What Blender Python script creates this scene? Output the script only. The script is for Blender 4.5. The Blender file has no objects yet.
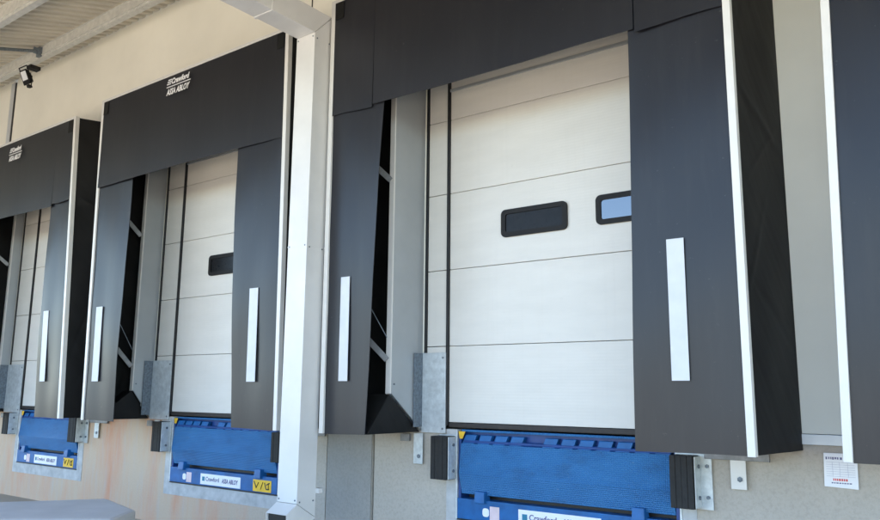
import bpy, bmesh, math, random
from mathutils import Vector, Matrix
random.seed(7)
sc = bpy.context.scene
C = sc.collection

# ------------------------------------------------------------------ materials
def nt(name):
    m = bpy.data.materials.new(name); m.use_nodes = True
    t = m.node_tree; b = t.nodes['Principled BSDF']
    return m, t, b
def L(t, a, b): t.links.new(a, b)
def node(t, k, **kw):
    n = t.nodes.new(k)
    for a, v in kw.items(): setattr(n, a, v)
    return n
def coords(t, scale=(1, 1, 1), out='Object', rot=(0, 0, 0)):
    c = node(t, 'ShaderNodeTexCoord'); mp = node(t, 'ShaderNodeMapping')
    mp.inputs['Scale'].default_value = scale; mp.inputs['Rotation'].default_value = rot
    L(t, c.outputs[out], mp.inputs[0]); return mp.outputs[0]
def noise(t, vec, scale, detail=4, rough=.55):
    n = node(t, 'ShaderNodeTexNoise'); n.inputs['Scale'].default_value = scale
    n.inputs['Detail'].default_value = detail; n.inputs['Roughness'].default_value = rough
    L(t, vec, n.inputs['Vector']); return n.outputs['Fac']
def ramp(t, fac, stops):
    r = node(t, 'ShaderNodeValToRGB'); e = r.color_ramp.elements
    while len(e) < len(stops): e.new(.5)
    for k, (p, c) in enumerate(stops):
        e[k].position = p; e[k].color = (*c, 1) if len(c) == 3 else c
    L(t, fac, r.inputs[0]); return r.outputs['Color']
def mix(t, fac, a, b, mode='MIX'):
    n = node(t, 'ShaderNodeMix', data_type='RGBA', blend_type=mode)
    if isinstance(fac, (int, float)): n.inputs[0].default_value = fac
    else: L(t, fac, n.inputs[0])
    for i, v in ((6, a), (7, b)):
        if isinstance(v, tuple): n.inputs[i].default_value = (*v, 1)
        else: L(t, v, n.inputs[i])
    return n.outputs[2]
def math_(t, op, a, b=None, clamp=False):
    n = node(t, 'ShaderNodeMath', operation=op, use_clamp=clamp)
    for i, v in enumerate((a, b)):
        if v is None: continue
        if isinstance(v, (int, float)): n.inputs[i].default_value = v
        else: L(t, v, n.inputs[i])
    return n.outputs[0]
def bump(t, b, h, strength=.3, dist=.01):
    n = node(t, 'ShaderNodeBump'); n.inputs['Strength'].default_value = strength
    n.inputs['Distance'].default_value = dist
    L(t, h, n.inputs['Height']); L(t, n.outputs[0], b.inputs['Normal'])

def simple(name, col, rough=.5, metal=0., var=.12, nscale=6., bstr=0., bscale=60., spec=.5, stretch=(1, 1, 1)):
    m, t, b = nt(name)
    v = coords(t, stretch)
    f = noise(t, v, nscale, 5)
    lo = tuple(max(0, c * (1 - var)) for c in col); hi = tuple(min(1, c * (1 + var)) for c in col)
    L(t, ramp(t, f, [(.3, lo), (.7, hi)]), b.inputs['Base Color'])
    r = node(t, 'ShaderNodeMapRange'); r.inputs[3].default_value = rough * .88; r.inputs[4].default_value = min(1, rough * 1.15)
    L(t, noise(t, v, nscale * 2.3, 3), r.inputs[0]); L(t, r.outputs[0], b.inputs['Roughness'])
    b.inputs['Metallic'].default_value = metal
    b.inputs['Specular IOR Level'].default_value = spec
    if bstr: bump(t, b, noise(t, v, bscale, 4), bstr, .004)
    return m

M = {}
M['render'] = simple('wall_render', (.86, .835, .735), .8, 0, .05, 1.2, .15, 90)
M['white'] = simple('white_coated_steel', (.68, .67, .65), .42, 0, .06, 3., .05, 12)
M['profile'] = simple('white_aluminium_profile', (.70, .685, .65), .35, 0, .03, 8)
M['galv'] = simple('galvanised_steel', (.56, .60, .61), .45, .3, .16, 22, .05, 50)
M['galv_dark'] = simple('weathered_galvanised_steel', (.17, .20, .23), .5, .5, .3, 40, .08, 70)
M['steel'] = simple('dull_steel', (.22, .225, .23), .5, .3, .2, 20)
M['grey_panel'] = simple('grey_coated_panel', (.40, .42, .43), .4, .25, .05, 3)
M['rubber'] = simple('black_rubber', (.010, .0098, .0098), .7, 0, .4, 30, .3, 60)
M['seal'] = simple('black_seal', (.012, .012, .013), .5, 0, .2, 20)  # rubber seals, also the painted shade inside the spout
M['brown_seal'] = simple('brown_black_seal', (.028, .022, .019), .6, 0, .2, 20)
M['blue'] = simple('blue_painted_steel', (.012, .108, .31), .42, 0, .25, 7, .06, 40, .35)
M['blue_dark'] = simple('dark_blue_painted_steel', (.010, .05, .20), .45, 0, .2, 8)
M['yellow'] = simple('yellow_plastic', (.78, .47, .02), .45, 0, .1, 12)
M['black'] = simple('black_print', (.015, .015, .016), .5, 0, .1, 20)
M['teal'] = simple('teal_print', (.02, .19, .30), .5, 0, .1, 20)
M['red'] = simple('red_print', (.62, .07, .06), .5, 0, .1, 20)
M['violet'] = simple('violet_print', (.13, .125, .24), .5, 0, .1, 20)
M['insert'] = simple('dull_black_window_insert', (.012, .012, .013), .28, 0, .3, 18, spec=.18)  # a dark reflection in the panes, put into their base colour
M['paper'] = simple('white_plastic_sign', (.78, .79, .82), .4, 0, .03, 8)
M['pink'] = simple('faded_pink_label', (.70, .55, .57), .5, 0, .1, 14)
M['pale'] = simple('faded_violet_print', (.42, .42, .52), .5, 0, .1, 20)
M['letter'] = simple('white_print', (.82, .82, .82), .5, 0, .03, 20)
M['marker'] = simple('white_marker_foil', (.58, .60, .63), .4, 0, .05, 9)
M['body'] = simple('black_lamp_housing', (.010, .009, .009), .5, 0, .2, 20, spec=.25)
M['purlin'] = simple('galvanised_purlin', (.58, .57, .53), .5, .15, .12, 14, .04, 40)
M['roof'] = simple('roof_sheet_underside', (.66, .61, .51), .5, .1, .14, 3, 0, 30, .5, (4, .4, 1))
M['asphalt'] = simple('dark_asphalt', (.045, .041, .038), .85, 0, .25, 3, .3, 80)  # for the ground added out of view
M['block'] = simple('smooth_grey_concrete', (.50, .485, .465), .8, 0, .07, 4, .12, 120)
M['grout'] = simple('pale_grout', (.46, .46, .45), .85, 0, .2, 9, .3, 60)
M['flashing'] = simple('pale_flashing', (.62, .64, .65), .4, .2, .05, 6)

# glass of the door windows and of the lamp
m, t, b = nt('door_window_glass'); M['glass'] = m
b.inputs['Base Color'].default_value = (.012, .013, .015, 1); b.inputs['Roughness'].default_value = .03
b.inputs['Specular IOR Level'].default_value = .9
b.inputs['Coat Weight'].default_value = 1.; b.inputs['Coat Roughness'].default_value = .02; b.inputs['Coat IOR'].default_value = 1.9
m, t, b = nt('lamp_glass'); M['lamp_glass'] = m
b.inputs['Base Color'].default_value = (.78, .80, .82, 1); b.inputs['Roughness'].default_value = .12
b.inputs['Coat Weight'].default_value = .6

# PVC flap sheet: near black, satin, faint creases and dust
m, t, b = nt('dark_pvc_sheet'); M['pvc'] = m
v = coords(t)
f = noise(t, v, 1.3, 2, .5); f2 = noise(t, v, 9, 3)
base = mix(t, f, (.010, .0105, .0145), (.0175, .0178, .0225))
rub = ramp(t, noise(t, coords(t, (7, 1, .9)), 1.7, 5, .65), [(.50, (0, 0, 0)), (.80, (1, 1, 1))])
fleck = ramp(t, noise(t, v, 30, 3, .6), [(.70, (0, 0, 0)), (.76, (1, 1, 1))])
col = mix(t, math_(t, 'MULTIPLY', rub, .10), base, (.09, .085, .08))
col = mix(t, math_(t, 'MULTIPLY', fleck, .10), col, (.30, .28, .26))
L(t, col, b.inputs['Base Color'])
b.inputs['Roughness'].default_value = .34; b.inputs['Specular IOR Level'].default_value = .42

# side curtain: soft black tarpaulin with slack diagonal folds
m, t, b = nt('black_tarpaulin'); M['tarp'] = m
mp2 = node(t, 'ShaderNodeMapping'); mp2.inputs['Scale'].default_value = (.6, 5.5, .8)
L(t, coords(t, (1, 1, 1), rot=(math.radians(-38), 0, 0)), mp2.inputs[0])
f = math_(t, 'ADD', noise(t, mp2.outputs[0], 1.5, 2, .4), math_(t, 'MULTIPLY', noise(t, coords(t), 3.5, 2, .4), .8))
L(t, ramp(t, f, [(.5, (.0075, .0073, .0072)), (1, (.013, .0126, .0122))]), b.inputs['Base Color'])
b.inputs['Roughness'].default_value = .55; b.inputs['Specular IOR Level'].default_value = .22
bump(t, b, f, .10, .05)

# door section: micro ribbed white steel
m, t, b = nt('micro_ribbed_white_steel'); M['door'] = m
v = coords(t)
w = node(t, 'ShaderNodeTexWave', wave_type='BANDS', bands_direction='Z', wave_profile='SIN')
w.inputs['Scale'].default_value = 13; w.inputs['Distortion'].default_value = .15
L(t, v, w.inputs['Vector'])
f = noise(t, coords(t, (.7, 1, 3)), 2.4, 6, .6)
col = ramp(t, f, [(.3, (.645, .622, .57)), (.7, (.70, .676, .622))])
run = ramp(t, noise(t, coords(t, (14, 1, .45)), 1.5, 4, .6), [(.52, (0, 0, 0)), (.85, (1, 1, 1))])
col = mix(t, math_(t, 'MULTIPLY', run, .10), col, (.47, .44, .39))
spk = ramp(t, noise(t, coords(t, (1, 1, 1.6)), 11, 5, .7), [(.64, (0, 0, 0)), (.78, (1, 1, 1))])
col = mix(t, math_(t, 'MULTIPLY', spk, .22), col, (.42, .40, .37))
L(t, col, b.inputs['Base Color'])
b.inputs['Roughness'].default_value = .36
bump(t, b, math_(t, 'ADD', w.outputs['Fac'], math_(t, 'MULTIPLY', noise(t, v, 3, 3), 1.5)), .06, .004)

# blue tread plate: crossed raised lozenges, scuffed
m, t, b = nt('blue_tread_plate'); M['tread'] = m
v = coords(t)
sp = node(t, 'ShaderNodeSeparateXYZ'); L(t, v, sp.inputs[0])
k = 2 * math.pi / .056
u = math_(t, 'MULTIPLY', math_(t, 'ADD', sp.outputs[0], sp.outputs[2]), k)
q = math_(t, 'MULTIPLY', math_(t, 'SUBTRACT', sp.outputs[0], sp.outputs[2]), k)
a1 = math_(t, 'POWER', math_(t, 'ABSOLUTE', math_(t, 'SINE', u)), 3.)
a2 = math_(t, 'POWER', math_(t, 'ABSOLUTE', math_(t, 'SINE', q)), 3.)
su = math_(t, 'GREATER_THAN', math_(t, 'SINE', math_(t, 'MULTIPLY', u, .5)), 0)
lo = math_(t, 'MAXIMUM', math_(t, 'MULTIPLY', a1, math_(t, 'SUBTRACT', 1., a2)), math_(t, 'MULTIPLY', a2, math_(t, 'SUBTRACT', 1., a1)))
scuff = noise(t, coords(t, (1, 1, 2.)), 2.6, 7, .65)
base = ramp(t, scuff, [(.28, (.008, .066, .20)), (.45, (.014, .124, .34)), (.65, (.022, .158, .405)), (.88, (.06, .19, .35))])
col = mix(t, math_(t, 'MULTIPLY', lo, .40), base, (.12, .32, .56))
gr = ramp(t, noise(t, coords(t, (1, 1, 1.4)), 1.9, 4, .6), [(.60, (0, 0, 0)), (.74, (1, 1, 1))])
col = mix(t, math_(t, 'MULTIPLY', gr, .45), col, (.03, .045, .075))
chip = ramp(t, noise(t, v, 24, 5, .7), [(.66, (0, 0, 0)), (.70, (1, 1, 1))])
col = mix(t, math_(t, 'MULTIPLY', chip, .5), col, (.24, .27, .30))
L(t, col, b.inputs['Base Color'])
b.inputs['Roughness'].default_value = .42; b.inputs['Specular IOR Level'].default_value = .35
bump(t, b, lo, .9, .006)

# precast concrete plinth: sandy grey, speckled; rusty-orange vertical streaks on the far bays
def concrete(name, c0, c1, streaks):
    m, t, b = nt(name)
    v = coords(t)
    big = noise(t, v, .9, 6, .6); fine = noise(t, v, 38, 5, .7); pit = noise(t, v, 130, 2)
    col = ramp(t, big, [(.25, c0), (.75, c1)])
    col = mix(t, math_(t, 'MULTIPLY', ramp(t, fine, [(.32, (1, 1, 1)), (.55, (0, 0, 0))]), .32), col, tuple(c * .62 for c in c0))
    col = mix(t, math_(t, 'MULTIPLY', ramp(t, pit, [(.62, (0, 0, 0)), (.72, (1, 1, 1))]), .2), col, (.55, .53, .49))
    if streaks:
        sv = coords(t, (1.3, 1, .33))
        s = ramp(t, noise(t, sv, 1.9, 6, .62), [(.43, (0, 0, 0)), (.63, (1, 1, 1))])
        s2 = ramp(t, noise(t, coords(t, (5, 1, .6)), 2.2, 6, .7), [(.35, (.35, .35, .35)), (.7, (1, 1, 1))])
        sx = node(t, 'ShaderNodeSeparateXYZ'); L(t, v, sx.inputs[0])
        far = node(t, 'ShaderNodeMapRange'); far.inputs[1].default_value = -5.6; far.inputs[2].default_value = -7.4
        L(t, sx.outputs[0], far.inputs[0])
        amt = math_(t, 'MULTIPLY', math_(t, 'MULTIPLY', s, s2), far.outputs[0])
        col = mix(t, math_(t, 'MULTIPLY', far.outputs[0], .8), col, (.575, .43, .30))
        col = mix(t, math_(t, 'MULTIPLY', amt, .72), col, (.60, .235, .12))
        pale = ramp(t, noise(t, coords(t, (6, 1, .8)), 2.2, 5, .65), [(.50, (0, 0, 0)), (.70, (1, 1, 1))])
        col = mix(t, math_(t, 'MULTIPLY', math_(t, 'MULTIPLY', pale, far.outputs[0]), .32), col, (.46, .44, .42))
    L(t, col, b.inputs['Base Color']); b.inputs['Roughness'].default_value = .88
    bump(t, b, math_(t, 'ADD', fine, math_(t, 'MULTIPLY', big, .6)), .45, .006)
    return m
M['plinth'] = concrete('sandy_precast_concrete', (.405, .362, .305), (.49, .445, .382), True)
M['concrete'] = concrete('grey_cast_concrete', (.26, .25, .23), (.36, .342, .31), False)

m, t, b = nt('dusty_yard'); M['yard'] = m
v = coords(t)
f = noise(t, v, .15, 8, .6); f2 = noise(t, v, 14, 4)
L(t, mix(t, math_(t, 'MULTIPLY', f2, .3), ramp(t, f, [(.3, (.38, .325, .25)), (.7, (.48, .42, .33))]), (.27, .23, .18)), b.inputs['Base Color'])
b.inputs['Roughness'].default_value = .95

# ------------------------------------------------------------------ mesh helpers
class MB:
    def __init__(s): s.bm = bmesh.new()
    def box(s, x0, x1, y0, y1, z0, z1, bev=0.):
        bm = bmesh.new()
        vs = [bm.verts.new(p) for p in ((x0,y0,z0),(x1,y0,z0),(x1,y1,z0),(x0,y1,z0),(x0,y0,z1),(x1,y0,z1),(x1,y1,z1),(x0,y1,z1))]
        for f in ((0,3,2,1),(4,5,6,7),(0,1,5,4),(1,2,6,5),(2,3,7,6),(3,0,4,7)): bm.faces.new([vs[i] for i in f])
        s._add(bm, bev); return s
    def hexa(s, b4, t4, bev=0.):
        bm = bmesh.new(); vs = [bm.verts.new(p) for p in list(b4) + list(t4)]
        for f in ((0,3,2,1),(4,5,6,7),(0,1,5,4),(1,2,6,5),(2,3,7,6),(3,0,4,7)): bm.faces.new([vs[i] for i in f])
        bmesh.ops.recalc_face_normals(bm, faces=bm.faces)
        s._add(bm, bev); return s
    def prism(s, pts, d, bev=0.):
        """closed planar polygon pts extruded by vector d"""
        bm = bmesh.new(); d = Vector(d)
        a = [bm.verts.new(p) for p in pts]; c = [bm.verts.new(Vector(p) + d) for p in pts]
        bm.faces.new(a); bm.faces.new(c[::-1]); n = len(a)
        for i in range(n): bm.faces.new((a[i], c[i], c[(i+1) % n], a[(i+1) % n]))
        bmesh.ops.recalc_face_normals(bm, faces=bm.faces)
        s._add(bm, bev); return s
    def bar(s, a, b, w, h, bev=0., up=(0, 0, 1)):
        a = Vector(a); b = Vector(b); d = (b - a).normalized(); u = Vector(up)
        if abs(d.dot(u)) > .98: u = Vector((0, 1, 0))
        sd = d.cross(u).normalized() * w / 2; uu = sd.cross(d).normalized() * h / 2
        return s.hexa([a-sd-uu, a+sd-uu, b+sd-uu, b-sd-uu], [a-sd+uu, a+sd+uu, b+sd+uu, b-sd+uu], bev)
    def cyl(s, a, b, r, n=14, r2=None):
        a = Vector(a); b = Vector(b); q = (b - a).to_track_quat('Z', 'Y')
        bm = bmesh.new()
        bmesh.ops.create_cone(bm, cap_ends=True, segments=n, radius1=r, radius2=r if r2 is None else r2, depth=(b-a).length,
                              matrix=Matrix.Translation((a+b)/2) @ q.to_matrix().to_4x4())
        s._add(bm, 0); return s
    def tube(s, pts, r, n=8):
        for p, q in zip(pts[:-1], pts[1:]): s.cyl(p, q, r, n)
        return s
    def _add(s, bm, bev):
        if bev: bmesh.ops.bevel(bm, geom=list(bm.edges), offset=bev, segments=2, affect='EDGES', profile=.6)
        me = bpy.data.meshes.new('tmp'); bm.to_mesh(me); bm.free(); s.bm.from_mesh(me); bpy.data.meshes.remove(me)
    def grid(s, fn, nu, nv):
        vs = [[s.bm.verts.new(fn(i/nu, j/nv)) for j in range(nv+1)] for i in range(nu+1)]
        for i in range(nu):
            for j in range(nv):
                f = s.bm.faces.new((vs[i][j], vs[i+1][j], vs[i+1][j+1], vs[i][j+1])); f.smooth = True
        return s
    def build(s, name, mat, parent=None, solid=0.):
        me = bpy.data.meshes.new(name); s.bm.to_mesh(me); s.bm.free()
        me.materials.append(M[mat])
        o = bpy.data.objects.new(name, me); C.objects.link(o)
        if parent: put(o, parent)
        if solid:
            md = o.modifiers.new('thickness', 'SOLIDIFY'); md.thickness = solid; md.offset = 0
            es = o.modifiers.new('hard_rim', 'EDGE_SPLIT'); es.split_angle = math.radians(40)
        return o
def world_loc(o):
    v = Vector(o.location)
    while o.parent: o = o.parent; v = v + o.location
    return v
def put(o, p):
    o.parent = p
    # meshes are written in world coordinates; undo the (translation-only) parent offset
    o.location = Vector(o.location) - world_loc(p)
def thing(name, label, cat, loc=(0, 0, 0), group=None):
    o = bpy.data.objects.new(name, None); o.empty_display_size = .2; C.objects.link(o)
    o.location = loc; tag(o, label, cat, group); return o
def tag(o, label, cat, group=None):
    o['label'] = label; o['category'] = cat
    if group: o['group'] = group
    return o
def text(name, body, x, y, z, size, mat, parent, width=None, shear=0., bold=0., depth=.0008):
    """flat lettering in the wall's plane, left end at x, baseline at z"""
    cu = bpy.data.curves.new('lettering', 'FONT'); cu.body = body; cu.size = size; cu.shear = shear
    cu.offset = bold; cu.extrude = depth; cu.resolution_u = 3
    tmp = bpy.data.objects.new('tmp', cu); C.objects.link(tmp)
    bpy.context.view_layer.update()
    me = bpy.data.meshes.new_from_object(tmp.evaluated_get(bpy.context.evaluated_depsgraph_get()))
    bpy.data.objects.remove(tmp); bpy.data.curves.remove(cu)
    xs = [v.co.x for v in me.vertices]; x0, x1 = min(xs), max(xs)
    k = (width / (x1 - x0)) if width else 1.
    for v in me.vertices:
        a, b_, c = v.co; v.co = (x + (a - x0) * k, y - c, z + b_)
    me.materials.clear(); me.materials.append(M[mat])
    o = bpy.data.objects.new(name, me); C.objects.link(o); put(o, parent); return o

# ------------------------------------------------------------------ bays (metres; wall face is y = 0, dock level z = 1.2)
F = -.72
BAYS = [
 dict(id=1, L=(-4.775, -4.755), R=(-1.255, -1.255), RL=-4.66, RR=-1.165, top=5.03,
      door=(-3.97, -1.86), jamb=(-4.22, -1.61), panel=(-4.24, -1.56),
      yl=-.42, hz=3.92, slits=(-4.24, -1.885), fl=(-4.11, -4.27), fr=(-1.935, -1.985),
      mk=((-4.555, -4.455, 1.58, 2.45), (-1.725, -1.615, 1.58, 2.46)),
      wins=((-3.415, -2.795), (-2.545, -1.93)), lev=(-3.85, -1.98)),
 dict(id=2, L=(-8.68, -8.55), R=(-5.35, -5.28), RL=-8.56, RR=-5.20, top=4.96,
      door=(-7.95, -5.95), jamb=(-8.32, -5.66), panel=(-8.34, -5.60),
      yl=-.25, hz=3.855, slits=(), fl=(-7.92, -7.95), fr=(-6.06, -5.965),
      mk=((-8.415, -8.285, 1.58, 2.42), (-5.735, -5.615, 1.575, 2.44)),
      wins=((-7.39, -6.76), (-6.5, -5.98)), lev=(-7.86, -6.06)),
 dict(id=3, L=(-12.42, -12.30), R=(-9.29, -9.03), RL=-12.3, RR=-9.02, top=4.90,
      door=(-11.57, -9.68), jamb=(-12.03, -9.42), panel=(-12.05, -9.36),
      yl=-.12, hz=3.80, slits=(-9.70,), fl=(-11.78, -11.85), fr=(-9.78, -9.70),
      mk=((-12.22, -12.1, 1.58, 2.44), (-9.625, -9.50, 1.58, 2.44)),
      wins=((-11.05, -10.45), (-10.2, -9.74)), lev=(-11.52, -9.90)),
]
BAY0 = dict(id=0, L=(-.715, -.81), R=(2.67, 2.60), RL=-.66, RR=2.55, top=5.03,
      panel=(-.22, 2.1), yl=-.42, hz=3.92, slits=(-.2, 2.05), fl=(-.07, -.2), fr=(2.0, 1.95),
      mk=((.0 - .50, -.40, 1.58, 2.45), (2.15, 2.25, 1.58, 2.45)))
ZB = 1.150     # bottom edge of shelters

# ------------------------------------------------------------------ ground
g = MB().box(-400, 400, -400, 30, -.3, 0).build('ground', 'yard'); g['kind'] = 'structure'

dark_g = MB().box(-15.5, 400, -400, -15, .002, .006).box(-400, -15.5, -400, -.1, .002, .006).build('asphalt_road', 'asphalt'); dark_g['kind'] = 'structure'  # added out of view to darken what the flaps reflect

# ------------------------------------------------------------------ building
bld = thing('warehouse_building', 'long warehouse with cream rendered wall above a stained concrete plinth, behind the dock doors', 'building', (-6, 0, 0))
X0, X1 = -45., 14.
def wall_grid(name, mat, zlo, zhi, holes, y0, y1, cuts=()):
    xs = sorted({X0, X1, *[h[0] for h in holes], *[h[1] for h in holes], *cuts})
    mb = MB()
    for a, b_ in zip(xs[:-1], xs[1:]):
        hs = [h for h in holes if h[0] <= a + 1e-6 and h[1] >= b_ - 1e-6]
        zs = [(zlo, zhi)]
        for h in hs:
            nz = []
            for (p, q_) in zs:
                if h[2] > p + 1e-6: nz.append((p, min(q_, h[2])))
                if h[3] < q_ - 1e-6: nz.append((max(p, h[3]), q_))
            zs = nz
        for p, q_ in zs: mb.box(a, b_, y0, y1, p, q_)
    return mb.build(name, mat, bld)
holes_up = [(b['jamb'][0], b['jamb'][1], 1.26, 4.55) for b in BAYS]
# narrow open joints between the rendered wall panels
joints = [(-12.845, -12.79, 1.26, 8.2), (-5.845, -5.83, 1.26, 8.2), (-20.0, -19.95, 1.26, 8.2)]
wall_grid('upper_wall', 'render', 1.26, 8.2, holes_up + joints, 0, .25)
for j in joints: MB().box(j[0], j[1], -.004, .2, 1.27, 6.45).build('joint_seal', 'seal', bld)
MB().box(-12.975, -12.85, -.006, -.001, 1.3, 6.46).build('joint_strip', 'flashing', bld)
holes_lo = [(b['lev'][0] - .02, b['lev'][1] + .02, .47, 1.19) for b in BAYS]
colx = [(-5.38, -4.815), (-12.6, -12.05)]
cj = [(-4.81, -4.787), (-5.395, -5.383)]
lo_holes = holes_lo + [(c[0], c[1], 0, 1.19) for c in colx[:1]] + [(c[0], c[1], 0, 1.19) for c in cj]
wall_grid('concrete_plinth', 'plinth', -.05, 1.19, lo_holes, .004, .3)
MB().box(colx[0][0] + .002, colx[0][1] - .002, -.006, .3, -.05, 1.188, .004).build('concrete_column', 'concrete', bld)
for c in cj: MB().box(c[0], c[1], .03, .2, 0, 1.18).build('joint_seal', 'seal', bld)
# flashing over the plinth, interrupted at the doors
xs = [X0] + [v for b in sorted(BAYS, key=lambda k: k['jamb'][0]) for v in b['jamb']] + [X1]
fm = MB()
for a, b_ in zip(xs[0::2], xs[1::2]):
    fm.box(a, b_, -.018, .2, 1.192, 1.257, .003)
fm.build('drip_flashing', 'flashing', bld)
# body of the building behind the wall (roof and ends, keeps the sun off the yard side)
bb = MB()
bb.box(X0, X1, .3, 24, 7.9, 8.15); bb.box(X0, X1, 23.8, 24, 0, 7.9)
bb.box(X0, X0 + .2, .3, 23.8, 0, 7.9); bb.box(X1 - .2, X1, .3, 23.8, 0, 7.9)
bb.build('building_shell', 'render', bld)
# pale grout round every leveller pit
for b in BAYS:
    a, c = b['lev']; g_ = MB(); e = .10
    g_.box(a - .02 - e, a - .021, -.002, .02, .33, 1.188); g_.box(c + .021, c + .02 + e, -.002, .02, .33, 1.188)
    g_.box(a - .02, c + .02, -.002, .02, .33, .466)
    g_.build('grout_border', 'grout', bld)
    # pit behind the leveller
    p = MB(); p.box(a - .02, c + .02, 1.2, 1.25, .4, 1.19); p.box(a - .05, a - .0205, .3, 1.2, .4, 1.19)
    p.box(c + .0205, c + .05, .3, 1.2, .4, 1.19); p.box(a - .02, c + .02, .3, 1.2, .38, .42)
    p.build('leveller_pit', 'concrete', bld)

# ------------------------------------------------------------------ canopy
can = thing('canopy', 'ribbed sheet-metal canopy roof sloping out from the wall above the dock doors', 'canopy', (-6, -2, 6))
SL = .30
def roof_z(y): return 6.5 + SL * y
prof = [(0, 0), (.075, 0), (.095, .055), (.145, .055), (.165, 0)]
bm = MB(); x = X0
pts = []
while x < X1 - .2:
    for dx, dz in prof[:-1]: pts.append((x + dx, dz))
    x += .165
YO = -4.9
va = [bm.bm.verts.new((px, -.002, roof_z(0) + dz)) for px, dz in pts]
vb = [bm.bm.verts.new((px, YO, roof_z(YO) + dz)) for px, dz in pts]
for i in range(len(pts) - 1): bm.bm.faces.new((va[i], vb[i], vb[i+1], va[i+1]))
bm.build('roof_sheet', 'roof', can, .004)
def purlin(yp, h):
    zt = roof_z(yp) - .004
    mb = MB()
    mb.box(X0, X1, yp - .004, yp, zt - h, zt - .012)                      # web, facing outwards
    mb.box(X0, X1, yp - .004, yp + .075, zt - h - .004, zt - h)           # bottom flange
    mb.box(X0, X1, yp - .022, yp + .0, zt - .012, zt - .002)              # folded top lip
    mb.box(X0, X1, yp - .018, yp - .004, zt - h + .03, zt - h + .042)     # folded rib
    return mb.build('purlin', 'purlin', can)
purlin(-.55, .175); purlin(-1.72, .2); purlin(-2.9, .2); purlin(-4.1, .2)
for xx in (-10.83, -3.6, -18.1):
    tb = MB(); tb.cyl((xx, -.52, roof_z(-.5) - .085), (xx - .02, -4.1, roof_z(-4.1) - .085), .022, 12)
    tb.build('tie_bar', 'galv_dark', can)
for xx in (-10.83, -3.6, -18.1):
    kb = MB(); kb.box(xx - .05, xx + .04, -.60, -.555, roof_z(-.55) - .17, roof_z(-.55) - .03, .004)
    kb.box(xx - .012, xx + .012, -.66, -.60, roof_z(-.55) - .14, roof_z(-.55) - .05)
    kb.build('bracket', 'galv_dark', can)
gt = MB(); zg = roof_z(YO) - .02
gt.box(X0, X1, YO - .2, YO - .195, zg - .2, zg); gt.box(X0, X1, YO, YO + .005, zg - .2, zg - .02); gt.box(X0, X1, YO - .2, YO + .005, zg - .205, zg - .2)
gt.build('gutter', 'white', can)

# ------------------------------------------------------------------ white boxed rainwater pipe with its overhead arm
dp = thing('rainwater_pipe', 'square white sheet-metal rainwater pipe with overhead box arm, standing between the two nearest shelters', 'rainwater pipe', (-4.92, -.82, 0))
xa, xb, ya, yb = -5.035, -4.80, -.915, -.705
zi, zo = 4.67, 4.89     # inner (front) and outer (back) corner of the mitred elbow
up = MB()
up.hexa([(xa, ya, .595), (xb, ya, .595), (xb, yb, .47), (xa, yb, .47)], [(xa, ya, zi), (xb, ya, zi), (xb, yb, zo), (xa, yb, zo)], .004)
up.build('upright', 'white', dp)
arm = MB(); e = .003
arm.hexa([(xa, ya, zi + e), (xb, ya, zi + e), (xb, YO - .05, zi + .03), (xa, YO - .05, zi + .03)],
         [(xa, yb, zo + e), (xb, yb, zo + e), (xb, YO - .05, zo + .03), (xa, YO - .05, zo + .03)], .004)
arm.build('overhead_arm', 'white', dp)
sm = MB(); sm.box(xa - .0035, xb + .0035, -1.415, -1.385, zi + .0, zo + .012).build('lap_joint', 'white', dp)          # lapped joint on the arm
sm = MB(); sm.box(xa - .0025, xb + .0025, ya - .0025, yb + .0025, 2.725, 2.735)
sm.build('lap_joint', 'white', dp)
# kicker shoe at the foot, thrown forwards and to the left, open end
sp_ = MB(); wl = .004
def shoe_pt(u, v):      # u across, v along height at the mitre plane -> (start, end)
    return u, v
A = [(xa - .002, ya, .590), (xb + .002, ya, .590), (xb + .002, yb, .465), (xa - .002, yb, .465)]
B = [Vector((xa - .012, ya - .10, .515)), Vector((xb - .010, ya - .10, .515)), Vector((xb - .010, ya - .08, .32)), Vector((xa - .012, ya - .08, .32))]
vs = [sp_.bm.verts.new(p) for p in A] + [sp_.bm.verts.new(p) for p in B]
for i in range(4):
    j = (i + 1) % 4; sp_.bm.faces.new((vs[i], vs[j], vs[4 + j], vs[4 + i]))
so_ = sp_.build('spout', 'white', dp, .005)
MB().hexa([(xa, ya - .075, .325), (xb - .02, ya - .075, .325), (xb - .02, ya - .07, .325), (xa, ya - .07, .325)], [(xa, ya - .085, .515), (xb - .02, ya - .085, .515), (xb - .02, ya - .08, .515), (xa, ya - .08, .515)]).build('mouth', 'seal', so_)  # black plate stands in for the shade inside the spout
for z, off in ((.62, 0), (2.73, 0), (4.64, 0)):
    for xx in (xa + .022, xb - .022): MB().cyl((xx, ya + .001, z), (xx, ya - .004, z), .007, 8).build('screw', 'galv_dark', dp)
    for yy in (ya + .03, yb - .03): MB().cyl((xb - .001, yy, z - .015), (xb + .004, yy, z - .015), .007, 8).build('screw', 'galv_dark', dp)
MB().box(xb - .02, xb + .03, yb, yb + .05, .66, .70, .004).build('pipe_clip', 'white', dp)

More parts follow.
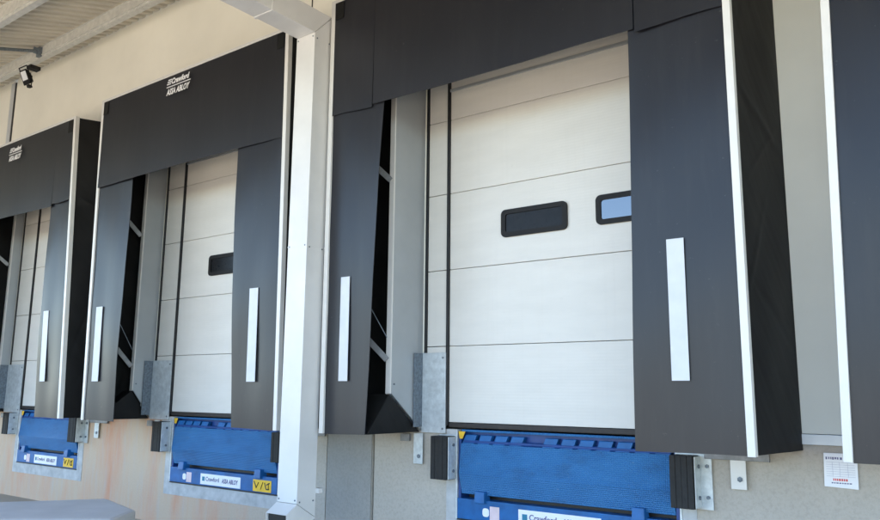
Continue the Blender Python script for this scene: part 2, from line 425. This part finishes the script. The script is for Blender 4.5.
# ------------------------------------------------------------------ sectional doors
DZ = [1.245, 1.89, 2.56, 3.25, 3.94, 4.62]
def rrect(x0, x1, z0, z1, r, n=5):
    out = []
    for cx, cz, a0 in ((x1 - r, z0 + r, -90), (x1 - r, z1 - r, 0), (x0 + r, z1 - r, 90), (x0 + r, z0 + r, 180)):
        for i in range(n + 1):
            a = math.radians(a0 + 90 * i / n); out.append((cx + r * math.cos(a), cz + r * math.sin(a)))
    return out
def ring(outer, inner, y0, y1):
    mb = MB(); n = len(outer)
    o0 = [mb.bm.verts.new((p[0], y0, p[1])) for p in outer]; i0 = [mb.bm.verts.new((p[0], y0, p[1])) for p in inner]
    o1 = [mb.bm.verts.new((p[0], y1, p[1])) for p in outer]; i1 = [mb.bm.verts.new((p[0], y1, p[1])) for p in inner]
    for i in range(n):
        j = (i + 1) % n
        mb.bm.faces.new((o0[i], i0[i], i0[j], o0[j])); mb.bm.faces.new((o0[i], o0[j], o1[j], o1[i]))
        mb.bm.faces.new((i0[i], i1[i], i1[j], i0[j])); mb.bm.faces.new((o1[i], o1[j], i1[j], i1[i]))
    bmesh.ops.recalc_face_normals(mb.bm, faces=mb.bm.faces)
    return mb
def door(b, label):
    d0, d1 = b['door']; j0, j1 = b['jamb']
    D = thing('sectional_door', label, 'dock door', ((d0 + d1) / 2, 0, 1.2), 'white sectional dock doors')
    mb = MB()
    for z0, z1 in zip(DZ[:-1], DZ[1:]):
        mb.box(d0 + .012, d1 - .012, .012, .06, z0 + .002, z1 - .002, .004)
    mb.build('door_leaf', 'door', D)
    for a, c in ((j0, d0 - .012), (d1 + .012, j1)):
        jm = MB()
        for z0, z1 in zip(DZ[:-1], DZ[1:]):
            jm.box(a + (.024 if a == j0 else .004), c, .006, .06, z0 + .003 - (.03 if z0 < 1.3 else 0), z1 - .003, .003)
        jm.build('jamb_panel', 'door', D)
    MB().box(d0 - .011, d0 + .011, -.012, .05, 1.22, 4.60, .003).build('side_seal', 'seal', D)
    MB().box(d1 - .011, d1 + .011, -.012, .05, 1.22, 4.60, .003).build('side_seal', 'seal', D)
    MB().box(d0 + .02, d1 - .02, .0, .055, 1.205, 1.243, .004).build('bottom_seal', 'brown_seal', D)
    MB().box(j0 - .004, j0 + .022, -.006, .05, 1.22, 4.60, .003).build('side_seal', 'seal', D)
    MB().box(j0, j1, .061, .075, 1.2, 4.62).build('backing_sheet', 'seal', D)
    MB().box(d0 + .012, d1 - .012, -.006, .009, 4.205, 4.232, .003).build('top_seal', 'grey_panel', D)  # thin grey strip across the upper door leaf
    for iw, (w0, w1) in enumerate(b['wins']):
        w1 = min(w1, d1 - .03)
        fr = ring(rrect(w0, w1, 2.785, 3.02, .042), rrect(w0 + .042, w1 - .042, 2.825, 2.98, .022), -.008, .0115).build('window', 'body', D)
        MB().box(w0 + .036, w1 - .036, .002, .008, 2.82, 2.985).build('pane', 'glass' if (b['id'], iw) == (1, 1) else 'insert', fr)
    return D
door(BAYS[0], 'large nearest white sectional door with two dark windows, right of the white pipe')
door(BAYS[1], 'white sectional door left of the white pipe, its dark window half hidden by a flap')
door(BAYS[2], 'farthest white sectional door, a narrow strip of it seen at the left edge')

# ------------------------------------------------------------------ dock shelters
def lerp(p, z, top): k = (z - ZB) / (top - ZB); return p[1] + (p[0] - p[1]) * k
def sheet(fn, nu, nv, name, mat, parent, th=.006): return MB().grid(fn, nu, nv).build(name, mat, parent, th)
def shelter(b, label, logo=None):
    S = thing('dock_shelter', label, 'dock shelter', ((b['L'][1] + b['R'][1]) / 2, F, ZB), 'black dock shelters round the doors')
    top = b['top']; rnd = random.Random(b['id'] + 3)
    XL = lambda z: lerp(b['L'], z, top)
    XR = lambda z: lerp(b['R'], z, top)
    pw = .046
    # white corner profiles and top rail
    MB().hexa([(XL(ZB), F - .022, ZB), (XL(ZB) + pw, F - .022, ZB), (XL(ZB) + pw, F + .03, ZB), (XL(ZB), F + .03, ZB)],
              [(XL(top), F - .022, top), (XL(top) + pw, F - .022, top), (XL(top) + pw, F + .03, top), (XL(top), F + .03, top)], .003).build('corner_profile', 'profile', S)
    MB().hexa([(XR(ZB) - pw, F - .022, ZB), (XR(ZB), F - .022, ZB), (XR(ZB), F + .03, ZB), (XR(ZB) - pw, F + .03, ZB)],
              [(XR(top) - pw, F - .022, top), (XR(top), F - .022, top), (XR(top), F + .03, top), (XR(top) - pw, F + .03, top)], .003).build('corner_profile', 'profile', S)
    MB().box(XL(top) + pw, XR(top) - pw, F - .024, F + .03, top - .03, top, .003).build('top_rail', 'profile', S)
    # side flaps
    def flap(xo, xi, sgn, ztop, nm='side_flap'):
        ph = rnd.random() * 6
        def fn(u, v):
            z = ZB + v * (ztop - ZB)
            a = xo(z); c = lerp(xi, z, ztop)
            wob = .012 * math.sin(v * 5 + ph) * u + .02 * (1 - v) ** 2 * u * rnd_bow + .0035 * math.sin(u * 9 + ph + v * 1.7) * (1 - .4 * v) + .002 * math.sin(v * 17 + u * 3 + ph)
            return (a + (c - a) * u, F - .001 + wob, z - .004 * math.sin(u * 3 + ph))
        rnd_bow = rnd.choice((.6, 1., 1.4))
        return sheet(fn, 22, 60, nm, 'pvc', S)
    fl = flap(lambda z: XL(z) + pw, b['fl'], 1, b['hz'] + .25)
    fr = flap(lambda z: XR(z) - pw, b['fr'], -1, b['hz'] + .25)
    for f_, (a, c, z0, z1) in zip((fl, fr), b['mk']):
        # the strips lean with the flap's outer edge
        ex = XL if f_ is fl else XR
        s0 = ex(z0) - ex((z0 + z1) / 2); s1 = ex(z1) - ex((z0 + z1) / 2)
        MB().hexa([(a + s0, F - .0145, z0), (c + s0, F - .0145, z0), (c + s0, F - .0105, z0), (a + s0, F - .0105, z0)],
                  [(a + s1, F - .0145, z1), (c + s1, F - .0145, z1), (c + s1, F - .0105, z1), (a + s1, F - .0105, z1)]).build('marker_strip', 'marker', f_)
    # header, in one or three pieces, hanging in front of the side flaps
    cuts = [XL(4.4) + pw, *b['slits'], XR(4.4) - pw]
    heads = []
    for i, (a, c) in enumerate(zip(cuts[:-1], cuts[1:])):
        first, last = i == 0, i == len(cuts) - 2
        ph = rnd.random() * 6; lo = rnd.choice((-.012, 0, .008)) if not (first and last) else 0
        bow = -.006 - rnd.random() * .008
        def fn(u, v, a=a, c=c, first=first, last=last, ph=ph, lo=lo, bow=bow):
            zb = b['hz'] + lo + .010 * math.sin(u * 4 + ph)
            z = zb + v * (top - .032 - zb)
            l_ = XL(z) + pw if first else a + .007 * (1 - v) ; r_ = XR(z) - pw if last else c - .007 * (1 - v)
            return (l_ + (r_ - l_) * u, F - .016 + bow * (1 - v) ** 1.5 * (.55 + .45 * math.sin(u * 3.1 + ph * .3)) + .003 * math.sin(u * (c - a) * 7 + ph + v * 2) * (1 - v), z)
        heads.append(sheet(fn, max(10, int((c - a) * 22)), 24, 'header_flap', 'pvc', S))
    # folded corner patches at the upper corners of the header
    for xx, s in ((XL(top - .1) + pw + .012, 1), (XR(top - .1) - pw - .012, -1)):
        x0, x1 = sorted((xx, xx + s * .10))
        MB().box(x0, x1, F - .027, F - .0235, top - .20, top - .045).build('corner_patch', 'tarp', S)
    # side curtains and top cover
    def curtain(xf, xw):
        ph = rnd.random() * 9
        # slack folds: soft ridges lying at different slants across the cloth
        folds = []
        for k_ in range(9):
            an = math.radians(rnd.choice((rnd.uniform(25, 60), rnd.uniform(-35, -12), rnd.uniform(55, 75))))
            folds.append((math.sin(an), math.cos(an), rnd.uniform(ZB + .1, top - .2), rnd.uniform(.012, .03), rnd.choice((-1, 1)) * rnd.uniform(.003, .0075), rnd.uniform(.1, .9), rnd.uniform(.25, .6)))
        def fn(u, v):
            z = ZB + .006 + v * (top - .02 - ZB); y = F + .028 + u * (-.004 - F - .028)
            e = math.sin(u * math.pi) ** .5 if 0 < u < 1 else 0
            s = e * (.010 * math.sin(v * 7 + u * 2 + ph) + .004 * math.sin(v * 19 - u * 5 + ph * 2))
            for sa, ca, zc, wd, am, uc, ul in folds:
                d = (z - zc) * ca - (u - .5) * .7 * sa
                s += e * am * math.exp(-(d / wd) ** 2) * math.exp(-((u - uc) / ul) ** 2)
            return (xf(z) + (xw - xf(z)) * u + s, y, z)
        return sheet(fn, 36, 190, 'side_curtain', 'tarp', S, .004)
    curtain(lambda z: XL(z) + .012, b['RL']); curtain(lambda z: XR(z) - .012, b['RR'])
    sheet(lambda u, v: (XL(top) + .012 + u * (XR(top) - XL(top) - .024), F + .03 + v * (-.004 - F - .03), top - .012 + .05 * v), 8, 4, 'top_cover', 'tarp', S, .004)
    # rear frame panels beside the opening, cut on the skew at the foot, with the front lip
    for xp, s in ((b['panel'][0], 1), (b['panel'][1], -1)):
        yl, zs = b['yl'], 1.485
        yl_ = yl
        pts = [(xp, -.004, 1.165), (xp, -.004, 4.55), (xp, yl, 4.55), (xp, yl, zs)]
        MB().prism(pts, (-s * .012, 0, 0)).build('rear_panel', 'grey_panel', S)
        x0, x1 = sorted((xp, xp - s * .055))
        MB().box(x0, x1, yl - .016, yl - .001, zs - .005, 4.55, .004).build('panel_lip', 'profile', S)
        MB().cyl((xp + s * .0, yl + .03, 1.56), (xp + s * .006, yl + .03, 1.56), .008, 8).build('screw', 'galv_dark', S)
        # black bottom pad: a wedge between panel and curtain
        e = b['RL'] + .03 if s == 1 else b['RR'] - .15
        MB().prism([(xp - s * .016, -.01, ZB + .005), (xp - s * .016, yl - .01, zs - .008), (xp - s * .016, F + .03, ZB + .005)],
                   (e - xp + s * .016, 0, 0), .006).build('bottom_pad', 'tarp', S)
        # folding braces from the rear frame out to the front post
        xo = (XL if s == 1 else XR)
        for zl, zh in ((1.76, 2.25), (3.32, 3.80)):
            a = Vector((xp - s * .03, yl - .03, zl)); c = Vector((xo(zh) + s * .05, F + .06, zh))
            MB().bar(a, c, .012, .05, .003).build('brace', 'steel', S)
        MB().bar((xp - s * .045, yl - .02, 1.95), (xo(2.9) + s * .08, F + .05, 2.75), .006, .006).build('tension_cable', 'galv_dark', S)
    # fixing arms and plates under the curtains
    for xw, s in ((b['RL'], 1), (b['RR'], -1)):
        MB().box(*sorted((xw + s * .20, xw + s * (.30 if s == 1 else .62))), -.03, -.0025 - .004, 1.07, 1.135, .003).build('fixing_arm', 'steel', S)
        px = xw + (.40 if s == 1 else -.40 if b['id'] == 1 else -.44)
        pl = MB().box(px - .05, px + .05, -.028, -.020, .885, 1.145, .003).build('fixing_plate', 'profile' if b['id'] == 1 and s == -1 else 'galv', S)
        MB().cyl((px + .01, -.019, .95), (px + .01, -.036, .95), .018, 6).build('bolt', 'galv_dark', pl)
    if logo:
        (x0, x1, zc) = logo; h = heads[0]; w = x1 - x0
        y = F - .052
        text('lettering', 'Crawford', x0 + .085, y, zc + .035, .085, 'letter', h, w - .10, .25, .0035)
        # little slotted house mark before the name
        mk = MB(); mk.box(x0, x0 + .07, y - .001, y + .001, zc + .035, zc + .048); mk.box(x0 + .012, x0 + .08, y - .001, y + .001, zc + .058, zc + .071)
        mk.box(x0 + .022, x0 + .09, y - .001, y + .001, zc + .081, zc + .094); mk.build('emblem', 'letter', h)
        MB().box(x0 - .005, x1 + .01, y - .001, y + .001, zc + .002, zc + .012).build('rule', 'letter', h)
        text('lettering', 'ASSA ABLOY', x0, y, zc - .085, .094, 'letter', h, w,   .28, .003)
    return S
shelter(BAYS[0], 'nearest whole black shelter, its header slit in three, right of the white pipe')
shelter(BAYS[1], 'black shelter with one-piece header and sharp white lettering, just left of the white pipe', (-7.28, -6.86, 4.775))
shelter(BAYS[2], 'farthest black shelter, cut off by the left edge, with tiny blurred lettering', (-10.97, -10.62, 4.67))
shelter(BAY0, 'black shelter at the right edge, only its white post and left flap in view')

# ------------------------------------------------------------------ dock levellers
def leveller(b, label):
    a, c = b['lev']; w = c - a
    V = thing('dock_leveller', label, 'dock leveller', ((a + c) / 2, 0, .48), 'blue dock levellers')
    # folded lip: tread plate, bent near the lower end
    a2, c2 = a + .03, c - .03
    pr = [(-.004, 1.078), (-.034, .835), (.012, .672), (.030, .674), (-.014, .838), (.012, 1.078)]
    MB().prism([(a2, y, z) for y, z in pr], (c2 - a2, 0, 0), .002).build('lip', 'tread', V)
    # platform front edge with hinge lugs and dark gaps
    MB().box(a + .03, c - .03, .07, .09, 1.06, 1.185).build('platform_edge', 'blue_dark', V)
    MB().box(a + .02, c - .02, .02, 1.1, 1.172, 1.19, .002).build('platform', 'tread', V)
    n = int(w / .148)
    for i in range(n):
        x = a + .10 + (w - .20) * i / (n - 1)
        if i == int(n * .40): continue
        lg = MB(); lg.hexa([(x - .064, .004, 1.076), (x + .050, .004, 1.076), (x + .050, .06, 1.076), (x - .064, .06, 1.076)],
                [(x - .040, .020, 1.150), (x + .074, .020, 1.150), (x + .074, .06, 1.150), (x - .040, .06, 1.150)], .006)
        lg.build('hinge_lug', 'blue', V)
    MB().cyl((a + .05, .02, 1.092), (c - .05, .02, 1.092), .016, 12).build('hinge_rod', 'blue_dark', V)
    # side cheeks, dark gap plate, lower beam, keepers
    for x in (a, c - .025):
        MB().box(x, x + .025, .004, .5, .60, 1.17, .003).build('side_frame', 'blue_dark', V)
    MB().box(a + .045, c - .045, .10, .12, .59, 1.06).build('back_plate', 'seal', V)
    bm_ = MB().box(a, c, -.012, .10, .475, .636, .005).build('lower_beam', 'blue', V)
    MB().box(a - .003, c + .003, -.014, .09, .462, .474, .002).build('bottom_rail', 'seal', V)
    for x in (a + .10 * w, c - .18 * w):
        MB().hexa([(x, -.045, .615), (x + .10, -.045, .615), (x + .10, .05, .615), (x, .05, .615)],
                  [(x + .006, -.036, .705), (x + .094, -.036, .705), (x + .094, .05, .705), (x + .006, .05, .705)], .006).build('lip_keeper', 'blue', V)
    # stickers
    y = -.0145
    sx = a + .135 * w
    o = MB().box(sx + .07, sx + .16, y, y + .002, .49, .596).build('sticker', 'pink', V)
    MB().prism([(p[0], y, p[1]) for p in rrect(sx, sx + .062, .512, .578, .022)], (0, .002, 0)).build('sticker', 'paper', V)
    s0, s1 = a + .315 * w, a + .69 * w
    sg = MB().box(s0, s1, y - .001, y + .002, .487, .60, .002).build('name_plate', 'paper', V)
    ww = s1 - s0; ty = y - .002
    MB().box(s0 + .05 * ww, s0 + .115 * ww, ty - .0005, ty + .001, .523, .568).build('emblem', 'teal', sg)
    text('lettering', 'Crawford', s0 + .14 * ww, ty, .527, .062, 'violet', sg, .34 * ww, 0, .0012, .0004)
    text('lettering', 'ASSA ABLOY', s0 + .545 * ww, ty, .523, .062, 'violet', sg, .40 * ww, .2, .0022, .0004)
    w0, w1 = a + .80 * w, a + .955 * w
    ws = MB().box(w0, w1, y - .001, y + .002, .484, .60, .002).build('warning_sticker', 'yellow', V)
    g_ = MB(); wz = w1 - w0; gy = ty
    for u, v_ in (((.06, .85), (.2, .3)), ((.2, .3), (.32, .8)), ((.44, .2), (.56, .85)), ((.64, .8), (.74, .25)), ((.74, .25), (.9, .3)), ((.74, .62), (.92, .8)), ((.86, .8), (.86, .2))):
        p = Vector((w0 + u[0] * wz, gy, .484 + .116 * u[1])); q_ = Vector((w0 + v_[0] * wz, gy, .484 + .116 * v_[1]))
        g_.bar(p, q_, .002, .012, 0, (.3, 0, 1))
    g_.build('pictogram', 'black', ws)
    MB().prism([(a + .005, -.0065, 1.175), (a + .075, -.0065, 1.175), (a + .045, -.0065, 1.115), (a + .018, -.0065, 1.115)], (0, .004, 0)).build('corner_marker', 'yellow', V)
    # galvanised pit angle round the outside
    for x0, x1 in ((a - .019, a - .004), (c + .004, c + .019)): MB().box(x0, x1, -.008, .05, .468, 1.188, .002).build('pit_angle', 'galv', V)
    return V
leveller(BAYS[0], 'nearest blue dock leveller, folded up under the large door right of the pipe')
leveller(BAYS[1], 'blue dock leveller with readable white name plate, just left of the white pipe')
leveller(BAYS[2], 'farthest and smallest blue dock leveller, near the left edge')

# ------------------------------------------------------------------ bumpers, guard plates
def bumper(x0, x1, z0, z1, label, side=1):
    B = thing('dock_bumper', label, 'dock bumper', ((x0 + x1) / 2, 0, z0), 'black rubber dock bumpers')
    mb = MB(); n = 4; w = (x1 - x0) / n
    for i in range(n): mb.box(x0 + i * w + .0003, x0 + (i + 1) * w - .0003, -.15 + .002 * (i % 2), -.022, z0, z1, .004)
    mb.build('rubber_block', 'rubber', B)
    br = MB(); br.box(x0 - .004, x1 + (.085 if side else .016), -.020, -.006, z0 - .01, z1 + .01, .002)
    br.box(x1 + .004, x1 + .010, -.135, -.02, z0 + .005, z1 - .005, .002)
    br.build('bracket', 'galv', B)
    for z in (z0 + .07, z1 - .07):
        MB().cyl((x1 + .010, -.07, z), (x1 + .020, -.07, z), .013, 6).build('bolt', 'galv_dark', B); 
        if side: MB().cyl((x1 + .055, -.02, z), (x1 + .055, -.032, z), .013, 6).build('bolt', 'galv_dark', B)
bumper(-4.03, -3.865, .785, 1.135, 'black rubber bumper left of the nearest blue leveller, below the largest galvanised plate', 0)
bumper(-1.985, -1.825, .745, 1.09, 'largest black rubber bumper, under the right flap of the nearest shelter')
bumper(-8.06, -7.905, .80, 1.135, 'black rubber bumper left of the blue leveller that stands behind the white pipe', 0)
bumper(-6.02, -5.87, .80, 1.09, 'black rubber bumper touching the white pipe, under the flap left of it')
bumper(-11.76, -11.61, .85, 1.15, 'small black rubber bumper left of the farthest leveller, at the left edge', 0)
bumper(-9.93, -9.76, .82, 1.13, 'brownish black rubber bumper right of the farthest leveller, under a leaning flap')

def guard(j0, d0, label):
    G = thing('guard_plate', label, 'guard plate', (d0 - .12, 0, 1.15), 'galvanised guard plates at the door jambs')
    MB().box(j0 - .01, d0 - .005, -.022, -.006, 1.152, 1.835, .003).build('front_plate', 'galv', G)
    MB().box(j0 - .014, j0 - .011 + .008, -.135, -.023, 1.20, 1.832, .002).build('side_flange', 'galv_dark', G)
    for z in (1.19, 1.79): MB().cyl((d0 - .03, -.021, z), (d0 - .03, -.03, z), .009, 6).build('bolt', 'galv_dark', G)
for b, lb in zip(BAYS, ('broad galvanised plate at the lower left corner of the nearest door',
                        'galvanised plate at the lower left corner of the door left of the white pipe',
                        'galvanised plate on the farthest door at the left edge of the photo')):
    guard(b['jamb'][0], b['door'][0], lb)

# ------------------------------------------------------------------ floodlight
FL = thing('floodlight', 'small black floodlight with white glass hung from the canopy edge at upper left', 'floodlight', (-10.85, -.6, 5.95))
q = Matrix.Translation((-10.85, -.71, 5.81)) @ Matrix.Rotation(math.radians(26), 4, 'Z') @ Matrix.Rotation(math.radians(14), 4, 'X') @ Matrix.Rotation(math.radians(-16), 4, 'Y') @ Matrix.Diagonal((.47, .6, .68, 1))
def local(mb): bmesh.ops.transform(mb.bm, matrix=q, verts=mb.bm.verts); return mb
hs = MB()
hs.hexa([(-.12, -.05, -.16), (.12, -.05, -.16), (.09, .08, -.12), (-.09, .08, -.12)], [(-.12, -.05, .16), (.12, -.05, .16), (.09, .08, .12), (-.09, .08, .12)], .01)
for k_ in range(6): hs.box(-.085 + k_ * .034, -.077 + k_ * .034, .08, .11, -.1, .1)
hs.box(-.05, .05, -.04, .06, -.22, -.16, .008)
local(hs).build('housing', 'body', FL)
local(MB().box(-.088, .088, -.060, -.051, -.065, .125, .004)).build('glass', 'lamp_glass', FL)
yk = MB(); yk.box(-.145, -.128, -.01, .02, -.02, .24, .003); yk.box(.128, .145, -.01, .02, -.02, .24, .003); yk.box(-.145, .145, -.01, .02, .224, .24, .003)
local(yk).build('yoke', 'body', FL)
MB().box(-10.90, -10.78, -.70, -.556, 5.95, 6.0, .004).build('wall_bracket', 'body', FL)
cb = []
for i in range(13):
    s = i / 12; cb.append((-10.82 + .06 * math.sin(s * math.pi), -.70 + .05 * s, 5.69 - .05 * math.sin(s * math.pi) + .16 * s * s))
MB().tube(cb, .007).build('cable', 'seal', FL)

# ------------------------------------------------------------------ notice on the plinth
NS = thing('notice_board', 'small white notice with violet heading and red line, low on the wall at right', 'notice', (-.95, -.01, .94))
bd = MB().hexa([(-1.052, -.012, .945), (-.863, -.012, .938), (-.863, -.004, .938), (-1.052, -.004, .945)],
               [(-1.045, -.012, 1.148), (-.858, -.012, 1.148), (-.858, -.004, 1.148), (-1.045, -.004, 1.148)], .001).build('panel', 'paper', NS)
hd = MB(); x = -1.035
while x < -.885:
    wd = random.uniform(.006, .016); hd.box(x, x + wd, -.0132, -.012, 1.108 + random.uniform(0, .004), 1.124, 0); x += wd + random.uniform(.003, .008)
hd.build('heading', 'violet', bd)
tl = MB()
for k_ in range(7):
    z = 1.092 - k_ * .014; tl.box(-1.035, -.875, -.0128, -.012, z, z + .0016)
for xx in (-1.0, -.96, -.915): tl.box(xx, xx + .0016, -.0126, -.012, 1.006, 1.092)
tl.build('ruled_table', 'pale', bd)
rd = MB(); x = -1.0
while x < -.92:
    wd = random.uniform(.006, .012); rd.box(x, x + wd, -.0132, -.012, .982, .996); x += wd + .004
rd.build('red_line', 'red', bd)
ft = MB(); x = -1.01
while x < -.9:
    wd = random.uniform(.006, .014); ft.box(x, x + wd, -.0132, -.012, .966, .973); x += wd + .004
ft.build('footer_line', 'violet', bd)

# ------------------------------------------------------------------ grey block in front, lower left
bk = MB()
bk.prism([(-8.2, -4.2, 0), (-5.06, -5.1, 0) if False else (-6.9, -4.6, 0), (-4.62, -2.62, 0), (-4.86, -2.31, 0), (-5.52, -2.13, 0), (-6.35, -3.35, 0)], (0, 0, .70), .03)
o = bk.build('concrete_block', 'block'); tag(o, 'smooth grey concrete block with sloping corner, standing before the wall at lower left', 'block')

# ------------------------------------------------------------------ camera
cam = bpy.data.cameras.new('camera'); cam.lens = 31.5; cam.sensor_width = 36; cam.clip_end = 1500; cam.clip_start = .05
co = bpy.data.objects.new('camera', cam); C.objects.link(co)
R = Matrix(((0.8001461802819183, 0.0938998025468304, 0.5924094169254251), (0.5997344947607681, -0.14039652170730227, -0.7877863622115688), (0.009199237702228611, 0.9856326109530655, -0.16865269120752455)))
co.matrix_world = Matrix.Translation((0, -5.4, 1.5)) @ R.to_4x4()
sc.camera = co

# ------------------------------------------------------------------ daylight
EL, AZ = math.radians(52), math.radians(-68)
wd_ = bpy.data.worlds.new('World'); sc.world = wd_; wd_.use_nodes = True
t = wd_.node_tree; bg = t.nodes['Background']
sky = t.nodes.new('ShaderNodeTexSky'); sky.sky_type = 'NISHITA'; sky.sun_disc = False
sky.sun_elevation = EL; sky.sun_rotation = AZ; sky.dust_density = .15; sky.ozone_density = 3.0; sky.altitude = 400
t.links.new(sky.outputs[0], bg.inputs['Color']); bg.inputs['Strength'].default_value = .105
sd = Vector((math.sin(AZ) * math.cos(EL), math.cos(AZ) * math.cos(EL), math.sin(EL)))
sun = bpy.data.lights.new('sun', 'SUN'); sun.energy = 5.0; sun.angle = math.radians(.53); sun.color = (1, .95, .87)
so = bpy.data.objects.new('sun', sun); C.objects.link(so)
so.rotation_euler = sd.to_track_quat('Z', 'Y').to_euler(); so.location = sd * 40

sc.view_settings.view_transform = 'Standard'; sc.view_settings.look = 'None'
sc.view_settings.exposure = 2.88; sc.view_settings.gamma = 1; sc.view_settings.use_curve_mapping = False
sc.render.engine = 'CYCLES'
sc.cycles.max_bounces = 10; sc.cycles.diffuse_bounces = 5; sc.cycles.use_denoising = True
